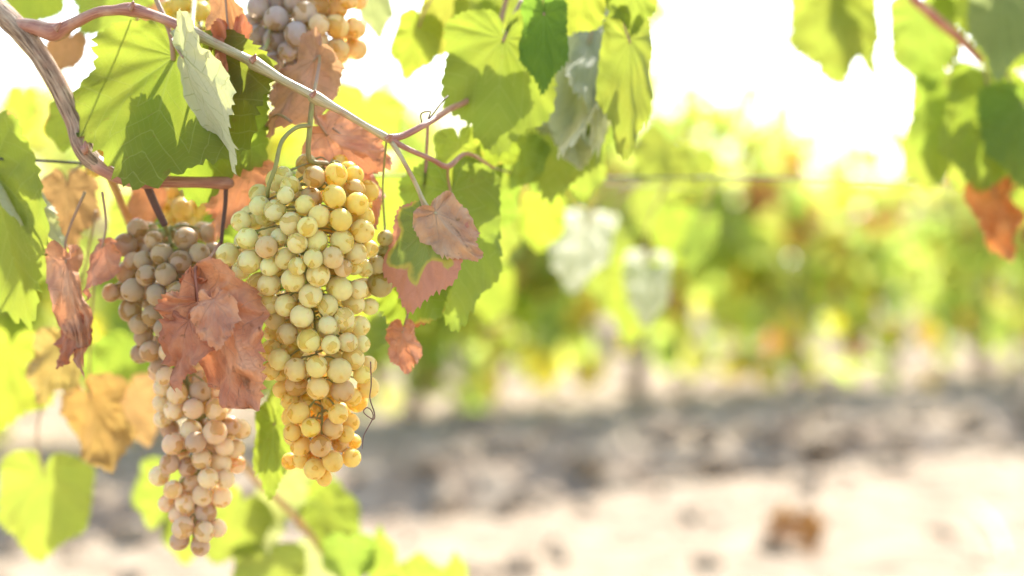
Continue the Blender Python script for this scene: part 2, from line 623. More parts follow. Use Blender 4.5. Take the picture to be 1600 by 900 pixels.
def leaf(parent, mat, O, T, n=(0, .2, 1), w=1.0, fL=0, fR=0, kL=0, kR=0, ky=0, wave=.06, cr=.03, seed=0, seg=150,
         color=None, label=None, pet=None, petr=1.6, petmat='petiole', teeth=.06, top=.55, lob=.7):
    """grape leaf: stalk joint at O, tip towards T; fL/fR fold the halves (degrees) towards the upper face, kL/kR roll them, ky curls the tip"""
    if mat in ('red', 'brown'):
        cr, wave = cr * 1.45, wave * 1.2
    Ow, Tw = P(*O), P(*T)
    L = (Tw - Ow).length
    ydir = (Tw - Ow).normalized()
    nn = V(*n)
    z = (nn - ydir * nn.dot(ydir)).normalized()
    x = ydir.cross(z)
    rnd = random.Random(seed * 7 + 1)
    so = rnd.uniform(0, 50)
    verts, rim, ths = [], [], []
    per = 360 / seg
    for ir, rho in enumerate(RINGS):
        for k in range(seg):
            th = -180 + per * (k + .5)
            r = (outline(th) * lob + (1 - lob) * ROUND(abs(th))) * (1 + .07 * noise.noise((th * .03, so, 0)))
            tt = (th / 7.2 + .6 * noise.noise((th * .05, so, 3))) % 1.0
            tooth = (tt / .6 if tt < .6 else (1 - tt) / .4) - .5
            r *= 1 + teeth * tooth * rho ** 7 * (1.3 + 1.6 * noise.noise((th * .11, so, 9))) * min(1, abs(abs(th) - 178) / 14)
            lx, ly = r * rho * math.sin(R(th)) * w, r * rho * math.cos(R(th))
            if ly < 0:
                ly *= top
            k_, f_ = (kL, fL) if lx < 0 else (kR, fR)
            bx, bz = bendf(abs(lx), k_)
            c, s = math.cos(R(f_)), math.sin(R(f_))
            ax, az = bx * c - bz * s, bx * s + bz * c
            lx = math.copysign(ax, lx)
            lz = az
            lz += wave * rho ** 2 * noise.noise((math.sin(R(th)) * 2.3 + so, math.cos(R(th)) * 2.3, 1.7))
            # quilting between the veins
            dv = min(abs(th - v) for v in VEINS)
            lz += 0.018 * math.sin(math.pi * min(1, dv / 25)) * rho * (1 - rho * .4)
            if cr:
                nv = NV3(lx * 2.4 + so, ly * 2.4, 5.1) + 0.55 * NV3(lx * 6 + so, ly * 6, 2.3)
                nv[2] += 1.1 * (0.35 - abs(noise.noise((lx * 3.4 + so, ly * 3.4, 8.8)))) + .7 * (0.3 - abs(noise.noise((lx * 8 + so, ly * 8, 1.1))))
                lx, ly, lz = lx + cr * nv[0] * rho, ly + cr * nv[1] * rho, lz + cr * 1.9 * nv[2] * rho
            if ky:
                by, bz2 = bendf(ly, ky)
                a_ = ky * ly
                ly, lz = by - lz * math.sin(a_), bz2 + lz * math.cos(a_)
            verts.append(Ow + (x * lx + ydir * ly + z * lz) * L)
    faces, uvs, rims = [], [], []
    for ir in range(len(RINGS) - 1):
        for k in range(seg - 1):
            f = (ir * seg + k, (ir + 1) * seg + k, (ir + 1) * seg + k + 1, ir * seg + k + 1)
            thc = -180 + per * (k + 1)
            vn = next(v for a, b, v in SECT if a <= thc < b)
            faces.append(f[::-1])
            for (i, kk) in ((ir, k), (ir + 1, k), (ir + 1, k + 1), (ir, k + 1))[::-1]:
                th = -180 + per * (kk + .5)
                rr = (outline(th) * lob + (1 - lob) * ROUND(abs(th))) * RINGS[i]
                uvs.append((rr * math.cos(R(th - vn)), abs(rr * math.sin(R(th - vn)))))
                rims.append((RINGS[i], th / 360 + .5))
    o = mesh_obj('leaf', verts, faces, M[mat], parent, Ow)
    o.data.uv_layers.new(name='veins').data.foreach_set('uv', np.array(uvs, dtype=np.float32).ravel())
    o.data.uv_layers.new(name='rim').data.foreach_set('uv', np.array(rims, dtype=np.float32).ravel())
    if color:
        o.color = (*color, 1)
    if label:
        o['label'] = label
    if pet:
        q = Ow + (ydir * 0.03) * L
        pts = [q] + [P(*p) for p in pet]
        d = O[2]
        tube('petiole', pts, [pr(petr, d)] * (len(pts) - 1) + [pr(petr * 1.25, d)], M[petmat], o, 7, 5)
    return o


# ------------------------------------------------------------------ foreground vine
vine = empty('grapevine', P(-330, 1560, 1.05) * 1, 'near grapevine with sharp brown canes, green and dried red leaves', 'grapevine')
vine.location.z = 0.0
vine2 = empty('grapevine', Vector((0.86, 1.62, 0)), 'out of focus grapevine hanging into the upper corner with one rust red leaf', 'grapevine')
vb = vine.location.copy()

# trunk (outside the frame) and the old arm that enters at the upper corner
tr_top = P(-260, 60, 1.0)
tube('trunk', [vb + Vector((0, 0, -0.03)), vb + Vector((.01, .01, .25)), vb + Vector((0, -.01, .55)), tr_top],
     [.035, .028, .026, .018], M['bark'], vine, 12, 6, .22)
arm = [(-260, 60, 1.0), (-120, -55, .96), (-20, 5, .935), (28, 45, .925), (62, 88, .92), (95, 142, .92), (117, 190, .92), (128, 222, .918), (140, 246, .915), (168, 266, .912)]
tube('branch', pxpts(arm), [pr(r) for r in (36, 24, 19, 19, 16, 15.5, 15, 18, 15, 11)], M['bark'], vine, 16, 7, .16,
     label='old fibrous brown arm of the vine')
low = [(150, 255, .914), (170, 268, .912), (200, 282, .912), (232, 283, .912), (262, 284, .914), (310, 285, .918), (352, 286, .922), (358, 286, .923)]
tube('cane', pxpts(low), [pr(r) for r in (14, 13, 10, 12.5, 9.5, 9, 10.5, 8)], M['cane_red'], vine, 12, 6, .07, label='short red brown spur below the green leaf')
# long arching cane
arch = [(22, 40, .925), (52, 42, .918), (86, 50, .912), (112, 38, .905), (150, 20, .90), (178, 16, .898), (205, 15, .897), (240, 24, .895), (270, 36, .893), (290, 46, .892), (340, 70, .89),
        (385, 92, .888), (398, 99, .888), (440, 124, .887), (482, 146, .887), (492, 152, .887), (530, 172, .888), (570, 196, .892), (600, 213, .895), (612, 220, .896)]
ar = [13, 12, 15, 9.5, 8.2, 8, 11, 7.8, 7.6, 11, 7.6, 7.6, 11.2, 7.2, 7.2, 10.4, 6.0, 5.2, 6.6, 5.5]
i_s = 9
tube('cane', pxpts(arch[:i_s + 1]), [pr(r) for r in ar[:i_s + 1]], M['cane_red'], vine, 12, 6, .06, label='red brown start of the long arching cane')
tube('cane', pxpts(arch[i_s:]), [pr(r) for r in ar[i_s:]], M['cane_tan'], vine, 12, 6, .05, label='yellow tan half of the long arching cane')
# buds and peeling scars at nodes
for (x, y, d, r, a) in ((90, 42, .905, 8, 30), (206, 10, .89, 6, 60), (396, 92, .882, 6, 40), (490, 147, .881, 5, 30), (608, 214, .89, 5, 0), (133, 232, .905, 9, 90)):
    tube('bud', [P(x - 5, y + 4, d), P(x, y, d), P(x + r * .8 * math.cos(R(a)), y - r * math.sin(R(a)) - 3, d - .002)], [pr(r * .9), pr(r * .8), pr(1.5)], M['cane_red'], vine, 8, 3, .25)
# stub and thin stems
tube('cane', pxpts([(222, 268, .92), (232, 295, .925), (245, 325, .93), (258, 352, .935)]), [pr(r) for r in (8, 7, 6.5, 6)], M['dark_stem'], vine, 8, 5, .1, label='short dark stub behind the spur')
tube('cane', pxpts([(353, 288, .924), (352, 320, .925), (347, 365, .925), (343, 420, .93)]), [pr(r) for r in (4, 3.5, 3.2, 3)], M['dark_stem'], vine, 8, 5)
# fork at the end of the arching cane
tube('cane', pxpts([(606, 216, .895), (630, 212, .90), (665, 194, .91), (702, 171, .945), (740, 146, .995), (775, 60, 1.03), (800, -40, 1.05)]), [pr(r) for r in (6.5, 5.5, 5.2, 5.2, 5.0, 4.6, 4.6)], M['cane_red'], vine, 10, 6, .04)
tube('cane', pxpts([(606, 216, .895), (640, 234, .90), (675, 249, .915), (700, 260, .93), (730, 240, .96), (770, 262, 1.0)]),
     [pr(r) for r in (5.5, 4.2, 4.0, 4.8, 3.4, 2.6)], M['cane_red'], vine, 10, 6, .04)
tube('cane', pxpts([(770, 262, 1.0), (840, 278, 1.10), (930, 286, 1.22), (1040, 292, 1.38), (1160, 296, 1.52)]), [pr(r) for r in (2.6, 2.2, 2, 1.8, 1.2)], M['green_stem'], vine, 8, 6, .04)
# shoot that hangs low behind the bunches
tube('cane', pxpts([(170, 270, .93), (230, 420, 1.10), (300, 610, 1.22), (390, 738, 1.25), (430, 775, 1.25), (470, 818, 1.26), (500, 856, 1.27), (530, 900, 1.28)]),
     [pr(r) for r in (7, 7, 7, 8, 8, 8, 7.5, 7)], M['cane_tan'], vine, 10, 6, .04, color=(1.1, .8, .5), label='orange tan cane of the low hanging shoot')
# tendrils
tube('tendril', pxpts([(579, 565, .875), (580, 600, .875), (578, 622, .874), (585, 645, .872), (584, 655, .872), (574, 650, .871), (568, 643, .871), (573, 637, .872), (580, 641, .873), (583, 652, .873), (575, 668, .873), (568, 682, .873), (566, 702, .874)]),
     [pr(r) for r in (1.1, 1.1, 1.0, 1, .9, .9, .9, .9, .9, .9, .9, .8, .5)], M['dark_stem'], vine, 6, 5, color=(1.6, 1.3, 1.1))
tube('tendril', pxpts([(660, 196, .91), (658, 178, .908), (672, 174, .908), (670, 186, .906), (690, 160, .912), (700, 150, .92)]), [pr(1.3)] * 6, M['dark_stem'], vine, 6, 5)
tube('tendril', pxpts([(668, 196, .955), (667, 230, .958), (664, 280, .96), (656, 345, .97)]), [pr(3.2), pr(3), pr(3), pr(2.2)], M['cane_red'], vine, 6, 5)

# leaves of the near vine: in or close to the plane of focus
G = (1, 1, 1)
leaf(vine, 'green', (273, 88, .905), (206, 300, .888), (-.25, .22, 1), w=1.0, fL=-6, fR=-14, kR=.3, wave=.10, cr=.025, seed=1, label='broad green serrated leaf half lit through by the sun',
     pet=[(268, 60, .90), (258, 30, .90), (243, -5, .905), (238, -40, .91)], petr=4.2)
leaf(vine, 'pale', (284, 84, .876), (374, 272, .858), (.85, .1, -.5), w=.42, fL=18, fR=10, wave=.10, cr=.03, seed=2, label='pale grey green leaf turned edge on', pet=[(278, 78, .884), (268, 60, .90)], petr=2.5)
leaf(vine, 'green', (318, 150, .925), (318, 322, .93), (.15, .1, 1), w=.80, wave=.08, seed=3, color=(.85, .95, .8), pet=[(322, 110, .92), (330, 72, .897)], petr=2.5)
# the big dried red leaf
leaf(vine, 'red', (308, 472, .872), (404, 652, .864), (-.25, .35, 1), top=.4, w=.50, fL=-16, fR=-30, kL=-.5, kR=-.9, ky=-.25, wave=.22, cr=.10, lob=.5, seed=14, label='large dried red leaf draped between the two bunches',
     pet=[(305, 425, .87), (312, 415, .885), (330, 400, .91), (343, 380, .926)], petr=2.4, petmat='cane_red', color=(1.0, .98, .95))
leaf(vine, 'red', (334, 468, .857), (338, 548, .844), (0, .55, 1), top=.4, w=.54, fL=-22, fR=-16, ky=-.2, wave=.18, cr=.085, lob=.5, seed=6, color=(1.12, 1.25, 1.3), label='paler dried lobe folded over the large red leaf',
     )
leaf(vine, 'red', (296, 500, .872), (280, 608, .868), (-.4, .2, 1), top=.5, w=.54, fL=-10, fR=5, wave=.18, cr=.08, seed=9, color=(.92, .9, .9))
leaf(vine, 'red', (302, 475, .876), (304, 414, .872), (0, .1, 1), w=.45, top=.5, wave=.2, cr=.1, seed=11, color=(.9, .75, .7))
# dried leaves round the upper cane
leaf(vine, 'brown', (492, 92, .925), (412, 212, .93), (.1, .5, 1), top=.5, w=.52, fL=-25, fR=-25, kR=-.6, wave=.16, cr=.07, seed=12, color=(1.15, 1.0, 1.25), label='dried pinkish brown leaf hanging behind the cane',
     pet=[(500, 90, .92), (490, 150, .89)], petr=2.4)
leaf(vine, 'red', (508, 210, .925), (612, 270, .92), (-.1, .5, 1), top=.5, w=.60, fL=-14, fR=-22, wave=.15, cr=.06, seed=13, color=(1.1, 1.15, 1.15), label='dried orange pink leaf above the main bunch',
     pet=[(492, 180, .915), (490, 155, .892)], petr=2.4)
leaf(vine, 'red', (548, 250, .935), (590, 360, .935), (.2, .1, 1), w=.4, fL=-20, fR=-20, wave=.15, cr=.06, seed=15, color=(1, .95, 1), pet=[(540, 220, .93), (520, 200, .925)])
leaf(vine, 'brown', (352, -25, .905), (350, 110, .905), (-.1, .1, 1), w=.34, fL=-30, fR=-40, wave=.16, cr=.08, seed=17, color=(1.05, .82, .80), pet=[(352, -50, .91)])
leaf(vine, 'red', (362, 70, .905), (378, 205, .905), (.2, .1, 1), w=.36, fL=25, fR=30, wave=.16, cr=.10, seed=18, color=(1.1, .95, .9), label='curled dried leaf strip hanging across the cane', pet=[(356, 40, .905), (352, -10, .905)])
leaf(vine, 'red', (392, 262, .945), (330, 372, .945), (.1, .2, 1), top=.5, w=.5, fL=-30, fR=-22, wave=.14, cr=.07, seed=19, color=(.95, 1.0, 1.0), label='dried pink leaf tucked behind the main bunch', pet=[(405, 215, .94), (430, 180, .92), (455, 190, .90)], petr=2)
# left edge
leaf(vine, 'green', (-18, 262, .965), (58, 520, .95), (-.45, .15, 1), w=.62, fL=20, fR=-12, kR=.35, wave=.06, cr=.02, seed=21, label='large green leaf cut by the frame edge',
     pet=[(-40, 230, .96), (-60, 120, .95)], petr=3)
leaf(vine, 'pale', (-14, 262, .965), (108, 392, .935), (.3, -.85, -.5), w=.24, fL=-12, fR=-12, wave=.08, seed=22, pet=[(-25, 245, .96), (-60, 120, .95)])
leaf(vine, 'red', (102, 405, .925), (145, 592, .925), (.35, .1, 1), top=.3, w=.30, fL=-48, fR=-36, kL=-1.4, wave=.14, cr=.07, seed=23, color=(1.0, 1.15, 1.2), label='dried red leaf rolled into a hanging tube',
     pet=[(104, 370, .93), (133, 300, .93)], petr=2)
leaf(vine, 'red', (160, 385, .93), (142, 470, .93), (-.5, .1, 1), top=.4, w=.45, fL=-20, fR=-35, wave=.16, cr=.09, seed=24, color=(1.0, 1.0, 1.05), label='small crumpled red leaf beside the rolled one', pet=[(166, 350, .93), (160, 300, .92)], petr=1.8)
leaf(vine, 'red', (118, 500, .93), (88, 578, .93), (-.3, .1, 1), w=.5, fL=-20, fR=-35, wave=.16, cr=.09, seed=25, color=(.8, .7, .7))
leaf(vine, 'brown', (95, 540, 1.06), (62, 632, 1.06), (.1, .2, 1), w=.62, fL=-14, fR=-20, wave=.14, cr=.06, seed=26, color=(1.0, 1.1, .75), label='blurred tan leaf behind the rolled red one', pet=[(125, 450, 1.05), (150, 330, 1.0)])
leaf(vine, 'brown', (140, 620, 1.10), (175, 745, 1.10), (-.1, .1, 1), w=.58, fL=-16, fR=-18, wave=.14, cr=.06, seed=27, color=(.95, .90, .62), label='blurred ochre leaf hanging low', pet=[(140, 540, 1.09), (150, 400, 1.05)])
leaf(vine, 'brown', (104, 288, 1.04), (112, 392, 1.04), (0, .1, 1), w=.62, fL=-20, fR=-18, wave=.14, cr=.05, seed=28, color=(.85, .75, .7), pet=[(112, 270, 1.03), (140, 250, .98)])
leaf(vine, 'yellow', (70, 740, 1.22), (60, 880, 1.22), (-.1, .25, 1), w=.78, fL=-8, fR=-10, wave=.08, cr=.02, seed=29, label='big blurred yellow green leaf at the bottom corner', pet=[(60, 660, 1.2), (120, 500, 1.12)], color=(1.05, 1.05, 1))
leaf(vine, 'green', (14, 545, 1.15), (-10, 680, 1.15), (.3, .2, 1), w=.8, seed=30, color=(1.2, 1.1, 1))
# right of the main bunch
leaf(vine, 'half', (672, 350, .895), (640, 495, .885), (-.15, .25, 1), top=.5, w=.58, fL=-6, fR=-10, wave=.08, cr=.025, seed=33, label='green leaf with dried red margin beside the main bunch',
     pet=[(655, 300, .90), (632, 255, .895), (612, 222, .895)], petr=3.6, petmat='cane_tan')
leaf(vine, 'red', (680, 332, .89), (750, 412, .885), (-.1, .5, 1), top=.45, w=.55, fL=-18, fR=-22, wave=.16, cr=.06, seed=34, color=(.95, 1.2, 1.25), label='crumpled dried half of the leaf on the pale stalk', pet=[(668, 322, .895), (655, 300, .90)], petr=2.6, petmat='cane_tan')
leaf(vine, 'green', (705, 300, .96), (712, 520, .955), (.05, .15, 1), w=.50, fL=-14, fR=-6, wave=.07, seed=35, color=(.95, 1, 1.1), label='grey green leaf behind the half dried one', pet=[(700, 280, .95), (700, 262, .93)], petr=2)
leaf(vine, 'edge', (655, 420, .94), (618, 532, .935), (-.1, .2, 1), w=.66, fL=-10, fR=-8, wave=.07, seed=36, color=(.95, 1, 1), pet=[(670, 380, .945), (700, 300, .95)])
leaf(vine, 'red', (628, 518, .925), (634, 586, .925), (.3, .2, 1), w=.62, fL=-28, fR=-22, wave=.2, cr=.09, seed=37, pet=[(640, 480, .93), (655, 420, .935)])
# behind the tip of the bunch
leaf(vine, 'green', (428, 660, .97), (420, 782, .965), (0, .15, 1), w=.36, fL=-12, fR=-14, wave=.06, seed=39, label='narrow green leaf between the bunch tips', pet=[(440, 630, .98), (440, 560, .99)])
leaf(vine, 'yellow', (436, 672, .985), (428, 600, .985), (0, .1, 1), w=.34, seed=40)
# upper middle leaves
leaf(vine, 'green', (786, 60, .985), (772, 248, .975), (.08, .12, 1), w=.66, fL=-10, fR=-8, wave=.06, cr=.018, seed=41, label='large upright green leaf with lit lower half', pet=[(800, 30, .99), (815, 0, 1.0)], petr=2.6)
leaf(vine, 'green', (850, 20, .97), (847, 150, .965), (-.1, .12, 1), w=.40, fL=-8, fR=-8, wave=.05, seed=42, color=(.62, .85, .85), label='small dark green leaf over the large one', pet=[(850, 0, .975), (840, -30, .98)], petr=2)
leaf(vine, 'pale', (930, 30, 1.09), (880, 258, .995), (.1, -.8, -.6), w=.32, fL=-14, fR=-18, wave=.14, cr=.05, seed=43, label='pale folded leaf catching white light', pet=[(935, 0, 1.05), (940, -40, 1.05)])
leaf(vine, 'pale', (945, 22, 1.09), (935, 235, 1.00), (-.2, -.8, -.6), w=.26, fL=-16, fR=-14, wave=.12, cr=.04, seed=44, pet=[(935, 0, 1.05)])
leaf(vine, 'green', (985, 62, 1.0), (972, 252, .99), (.35, .12, 1), w=.34, fL=-16, fR=-12, wave=.07, seed=45, color=(1.05, 1.0, 1.1), label='drooping green leaf at the edge of the sky', pet=[(970, 20, 1.0), (965, -40, 1.02)])
leaf(vine, 'green', (895, 160, 1.06), (858, 312, 1.05), (-.1, .2, 1), w=.62, fL=-10, fR=-14, wave=.08, seed=46, color=(.95, .95, 1.2), label='grey green leaf hanging over the wire', pet=[(905, 120, 1.07), (930, 30, 1.06)])
leaf(vine, 'pale', (880, 192, 1.07), (908, 258, 1.03), (-.1, -.85, -.5), w=.6, fL=-14, fR=-14, wave=.18, cr=.06, seed=47)
leaf(vine, 'green', (655, 40, 1.07), (632, 126, 1.07), (-.1, .2, 1), w=.62, fL=-10, fR=-14, wave=.08, seed=48, color=(1.1, 1.05, 1), pet=[(665, 15, 1.06), (690, -30, 1.05)])
leaf(vine, 'yellow', (705, -10, 1.08), (688, 92, 1.08), (-.1, .2, 1), w=.62, seed=49, color=(1.1, .95, .9), pet=[(715, -40, 1.07)])
leaf(vine, 'yellow', (800, -40, 1.06), (806, 60, 1.05), (.1, .2, 1), w=.9, seed=50)
leaf(vine, 'green', (905, -30, 1.0), (868, 62, 1.0), (.1, .2, 1), w=.8, seed=51, color=(1.2, 1.1, 1))
leaf(vine, 'green', (985, -35, 1.0), (990, 60, 1.0), (.1, .2, 1), w=.6, seed=52)
leaf(vine, 'edge', (790, 210, 1.0), (760, 262, 1.0), (.1, .2, 1), w=.8, seed=53)
leaf(vine, 'green', (815, 222, 1.04), (780, 300, 1.04), (.1, .2, 1), w=.8, seed=54, color=(.95, 1, 1.1))
leaf(vine, 'green', (715, 225, .985), (722, 330, .985), (.3, .2, 1), w=.5, seed=55, color=(1.1, 1.05, 1))
for i, (p, q, m, wv, c) in enumerate((((745, 10, 1.06), (730, 90, 1.06), 'green', .7, (1, 1, 1)), ((880, 60, 1.1), (868, 170, 1.1), 'green', .55, (.9, 1, 1)), ((915, 90, 1.12), (925, 210, 1.12), 'green', .6, (1, 1, 1)),
                                      ((960, 110, 1.14), (950, 230, 1.13), 'green', .6, (.85, .95, 1)), ((860, 230, 1.1), (835, 305, 1.1), 'green', .7, (.9, 1, 1.1)), ((905, 225, 1.14), (915, 320, 1.14), 'green', .6, (1, 1, 1.1)),
                                      ((755, 240, 1.02), (742, 320, 1.02), 'green', .6, (.9, 1, 1)), ((930, -20, 1.12), (915, 60, 1.12), 'green', .8, (.8, .9, .9)), ((770, 290, 1.1), (755, 375, 1.1), 'green', .7, (.9, 1, 1)),
                                      ((1440, 225, 1.27), (1452, 300, 1.27), 'yellow', .6, (1, 1, 1)), ((1580, 40, 1.27), (1560, 130, 1.27), 'green', .7, (1, 1, 1)))):
    leaf(vine if p[0] < 1200 else vine2, m, p, q, (random.Random(i + 90).uniform(-.4, .4), .3, 1), w=wv, fL=-10, fR=-12, seed=140 + i, color=c, seg=100)
# along the receding cane: blurred
leaf(vine, 'yellow', (1040, 225, 1.40), (1000, 285, 1.38), (.1, .4, 1), w=.75, seed=56, color=(1.1, 1.08, 1), label='blurred yellow leaf above the wire', pet=[(1040, 240, 1.40), (1040, 284, 1.385)])
leaf(vine, 'yellow', (1080, 245, 1.45), (1050, 315, 1.44), (-.1, .3, 1), w=.75, seed=57, color=(1.05, 1.08, 1), pet=[(1085, 260, 1.45), (1090, 286, 1.44)])
leaf(vine, 'pale', (915, 350, 1.62), (896, 452, 1.52), (-.05, -.85, -.5), lob=.4, w=.40, color=(1.2, 1.2, 1.15), fL=-8, fR=-14, wave=.06, seed=58, label='blurred leaf glaring white in the sun', pet=[(950, 300, 1.6), (1000, 288, 1.4)])
leaf(vine, 'green', (948, 375, 1.80), (945, 492, 1.78), (.2, .1, 1), w=.55, fL=-12, fR=-10, seed=59, color=(1.1, 1.1, 1.4), pet=[(960, 320, 1.6), (1000, 288, 1.4)])
leaf(vine, 'pale', (1012, 412, 1.68), (1010, 508, 1.60), (-.1, -.8, -.5), lob=.4, w=.36, color=(1.2, 1.2, 1.15), fL=-12, fR=-12, seed=60, label='second white lit leaf below the wire', pet=[(1012, 360, 1.65), (1040, 288, 1.4)])
leaf(vine, 'green', (1000, 430, 1.68), (985, 540, 1.68), (-.1, .1, 1), w=.6, seed=61, color=(1.1, 1.1, 1.2))
leaf(vine, 'green', (1098, 350, 1.68), (1078, 435, 1.66), (-.4, .1, 1), w=.4, seed=62, color=(.9, 1, 1.2), pet=[(1105, 320, 1.65), (1110, 288, 1.47)])
leaf(vine, 'yellow', (1010, 305, 1.9), (1020, 380, 1.9), (0, .2, 1), w=.5, seed=63)
leaf(vine, 'green', (1052, 340, 1.75), (1060, 420, 1.75), (0, .2, 1), w=.6, seed=64, color=(1.0, 1.05, 1))
leaf(vine, 'green', (850, 320, 1.3), (840, 400, 1.3), (0, .2, 1), w=.6, seed=65, color=(1.2, 1.2, 1))
leaf(vine, 'yellow', (790, 340, 1.3), (785, 410, 1.3), (0, .2, 1), w=.5, seed=66)
leaf(vine, 'green', (770, 430, 1.75), (765, 510, 1.75), (0, .2, 1), w=.6, seed=67, color=(.95, .95, .9))
# low shoot
for i, (a, b, m, wv, c) in enumerate((((375, 790, 1.27), (332, 880, 1.27), 'yellow', .8, (1, 1, 1)), ((445, 745, 1.28), (425, 830, 1.28), 'pale', .7, (1.2, 1.2, 1)), ((500, 790, 1.28), (560, 850, 1.28), 'yellow', .8, (1.1, 1.15, 1)),
                                      ((545, 850, 1.25), (548, 920, 1.25), 'green', .85, (.95, 1.05, 1.3)), ((598, 905, 1.26), (594, 818, 1.26), 'yellow', .4, (1, 1.1, 1)), ((420, 870, 1.27), (420, 960, 1.27), 'yellow', .9, (1, 1, 1.2)),
                                      ((650, 930, 1.3), (655, 860, 1.3), 'yellow', .9, (1.05, 1.05, 1)), ((715, 920, 1.3), (712, 858, 1.3), 'yellow', .4, (1.05, 1.1, 1)), ((420, 810, 1.3), (380, 860, 1.3), 'pale', .8, (1.2, 1.2, 1.2)),
                                      ((500, 860, 1.3), (490, 930, 1.3), 'pale', .8, (1.2, 1.2, 1.2)), ((470, 730, 1.32), (500, 790, 1.32), 'green', .8, (1.2, 1.2, 1.2)), ((300, 800, 1.3), (290, 885, 1.3), 'yellow', .7, (1, 1.05, 1)),
                                      ((255, 740, 1.33), (235, 830, 1.33), 'yellow', .6, (1, 1.05, 1)))):
    lab = {0: 'yellow green leaf under the lower bunch', 2: 'rounded bright leaf on the low shoot', 3: 'blue green leaf at the end of the low shoot'}.get(i)
    leaf(vine, m, a, b, (random.Random(i).uniform(-.3, .3), .5, 1), w=wv, seed=70 + i, color=c, seg=100, label=lab)
# leaves behind the left half of the vine, all out of focus
for i, (a, b, m, wv, c) in enumerate((((35, 150, 1.35), (25, 220, 1.35), 'green', .5, (1.1, 1.1, 1)), ((190, -25, 1.05), (120, 55, 1.05), 'yellow', .9, (.95, 1.05, 1)), ((60, -30, 1.05), (40, 40, 1.05), 'green', .9, (1.1, 1.1, 1)),
                                      ((110, 175, 1.0), (95, 240, 1.0), 'green', .7, (1, 1, 1)), ((30, 330, 1.4), (20, 470, 1.4), 'yellow', .8, (1.1, 1.1, 1)), ((225, 330, 1.12), (215, 440, 1.12), 'yellow', .8, (1.05, 1.1, 1)),
                                      ((205, 540, 1.3), (215, 640, 1.3), 'green', .8, (1, 1.1, 1.1)), ((250, 480, 1.35), (235, 600, 1.35), 'pale', .5, (1.2, 1.2, 1.2)), ((235, 300, 1.02), (205, 370, 1.02), 'red', .5, (1, 1, .9)),
                                      ((210, 610, 1.2), (235, 700, 1.2), 'brown', .6, (1.1, 1.0, .9)), ((255, 20, 1.1), (215, 95, 1.1), 'red', .6, (1.1, 1.2, 1)), ((110, 60, 1.02), (85, 115, 1.02), 'brown', .7, (1.1, .9, .8)),
                                      ((480, 300, 1.15), (450, 420, 1.15), 'green', .9, (.9, 1, 1)), ((560, 380, 1.2), (545, 520, 1.2), 'green', .9, (1.1, 1.1, 1)), ((640, 300, 1.35), (625, 420, 1.35), 'green', .9, (1.2, 1.2, 1.1)),
                                      ((570, 160, 1.3), (545, 260, 1.3), 'green', .9, (1.2, 1.2, 1.2)), ((470, 250, 1.35), (460, 300, 1.35), 'green', .6, (1.1, 1.1, 1.2)), ((640, 260, 1.45), (630, 320, 1.45), 'green', .6, (1.2, 1.2, 1.2)),
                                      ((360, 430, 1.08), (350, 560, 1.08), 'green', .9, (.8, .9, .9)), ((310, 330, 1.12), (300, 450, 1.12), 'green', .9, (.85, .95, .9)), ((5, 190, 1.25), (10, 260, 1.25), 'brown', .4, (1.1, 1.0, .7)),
                                      ((375, 390, 1.0), (370, 480, 1.0), 'green', .9, (.7, .75, .7)), ((400, 480, 1.02), (385, 580, 1.02), 'green', .9, (.7, .75, .7)), ((340, 360, 1.05), (345, 450, 1.05), 'green', .9, (.7, .75, .7)), ((380, 330, 1.1), (385, 430, 1.1), 'green', .9, (.7, .8, .7)), ((420, 400, 1.14), (400, 520, 1.14), 'green', .9, (.7, .8, .7)), ((350, 450, 1.12), (370, 560, 1.12), 'green', .9, (.7, .8, .7)),  # leaves added with darkened tint for the shaded interior between the bunches
                                      ((160, 560, 1.4), (185, 640, 1.4), 'green', .7, (1, 1.1, 1)), ((580, -30, 1.12), (596, 66, 1.12), 'pale', .4, (1, 1, 1)))):
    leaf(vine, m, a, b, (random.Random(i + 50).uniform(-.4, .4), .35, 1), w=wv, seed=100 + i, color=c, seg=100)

# ------------------------------------------------------------------ trellis wires
w0, w1 = P(0, 248, .95), P(1400, 290, 1.36)
dw = (w1 - w0)
wp = [w0 + dw * t + Vector((0, 0, -0.004 * math.sin(t * 5))) for t in np.linspace(-2.0, 4.5, 40)]
wo = tube('trellis_wire', wp, .0010, M['wire'], None, 8, 2)
tag(wo, 'thin grey trellis wire passing behind the leaves', 'wire')

# ------------------------------------------------------------------ second near vine (upper corner on the other side)
v2 = vine2.location
q0 = P(1430, 0, 1.22)
tube('trunk', [v2 + Vector((0, 0, -.03)), v2 + Vector((.02, 0, .3)), v2 + Vector((-.01, -.05, .62)), v2 + Vector((-.05, -.15, .86))], [.036, .03, .026, .016], M['bark'], vine2, 12, 6, .2)
tube('cane', [v2 + Vector((-.05, -.15, .84))] + pxpts([(1560, -60, 1.25), (1430, -18, 1.22), (1455, 22, 1.21), (1500, 60, 1.21), (1533, 95, 1.2)]) , [.009, .007, .0045, .0043, .0042, .003], M['cane_red'], vine2, 10, 6, .05, color=(1.3, 1.1, .9))
tube('cane', [v2 + Vector((-.05, -.15, .84))] + pxpts([(1640, -50, 1.25), (1450, -60, 1.25), (1300, -30, 1.27), (1180, -50, 1.3)]), [.009, .007, .0055, .004, .003], M['cane_tan'], vine2, 10, 6, .05)
leaf(vine2, 'green', (1300, -12, 1.27), (1312, 132, 1.25), (-.15, .25, 1), w=.62, fL=-12, fR=-6, wave=.08, seed=201, color=(1.05, 1, 1.1), label='blurred green leaf hanging alone against the sky', pet=[(1298, -30, 1.27)])
leaf(vine2, 'yellow', (1322, -8, 1.28), (1372, 126, 1.28), (.5, .2, 1), w=.34, fL=-14, fR=-10, seed=202, pet=[(1305, -28, 1.275)])
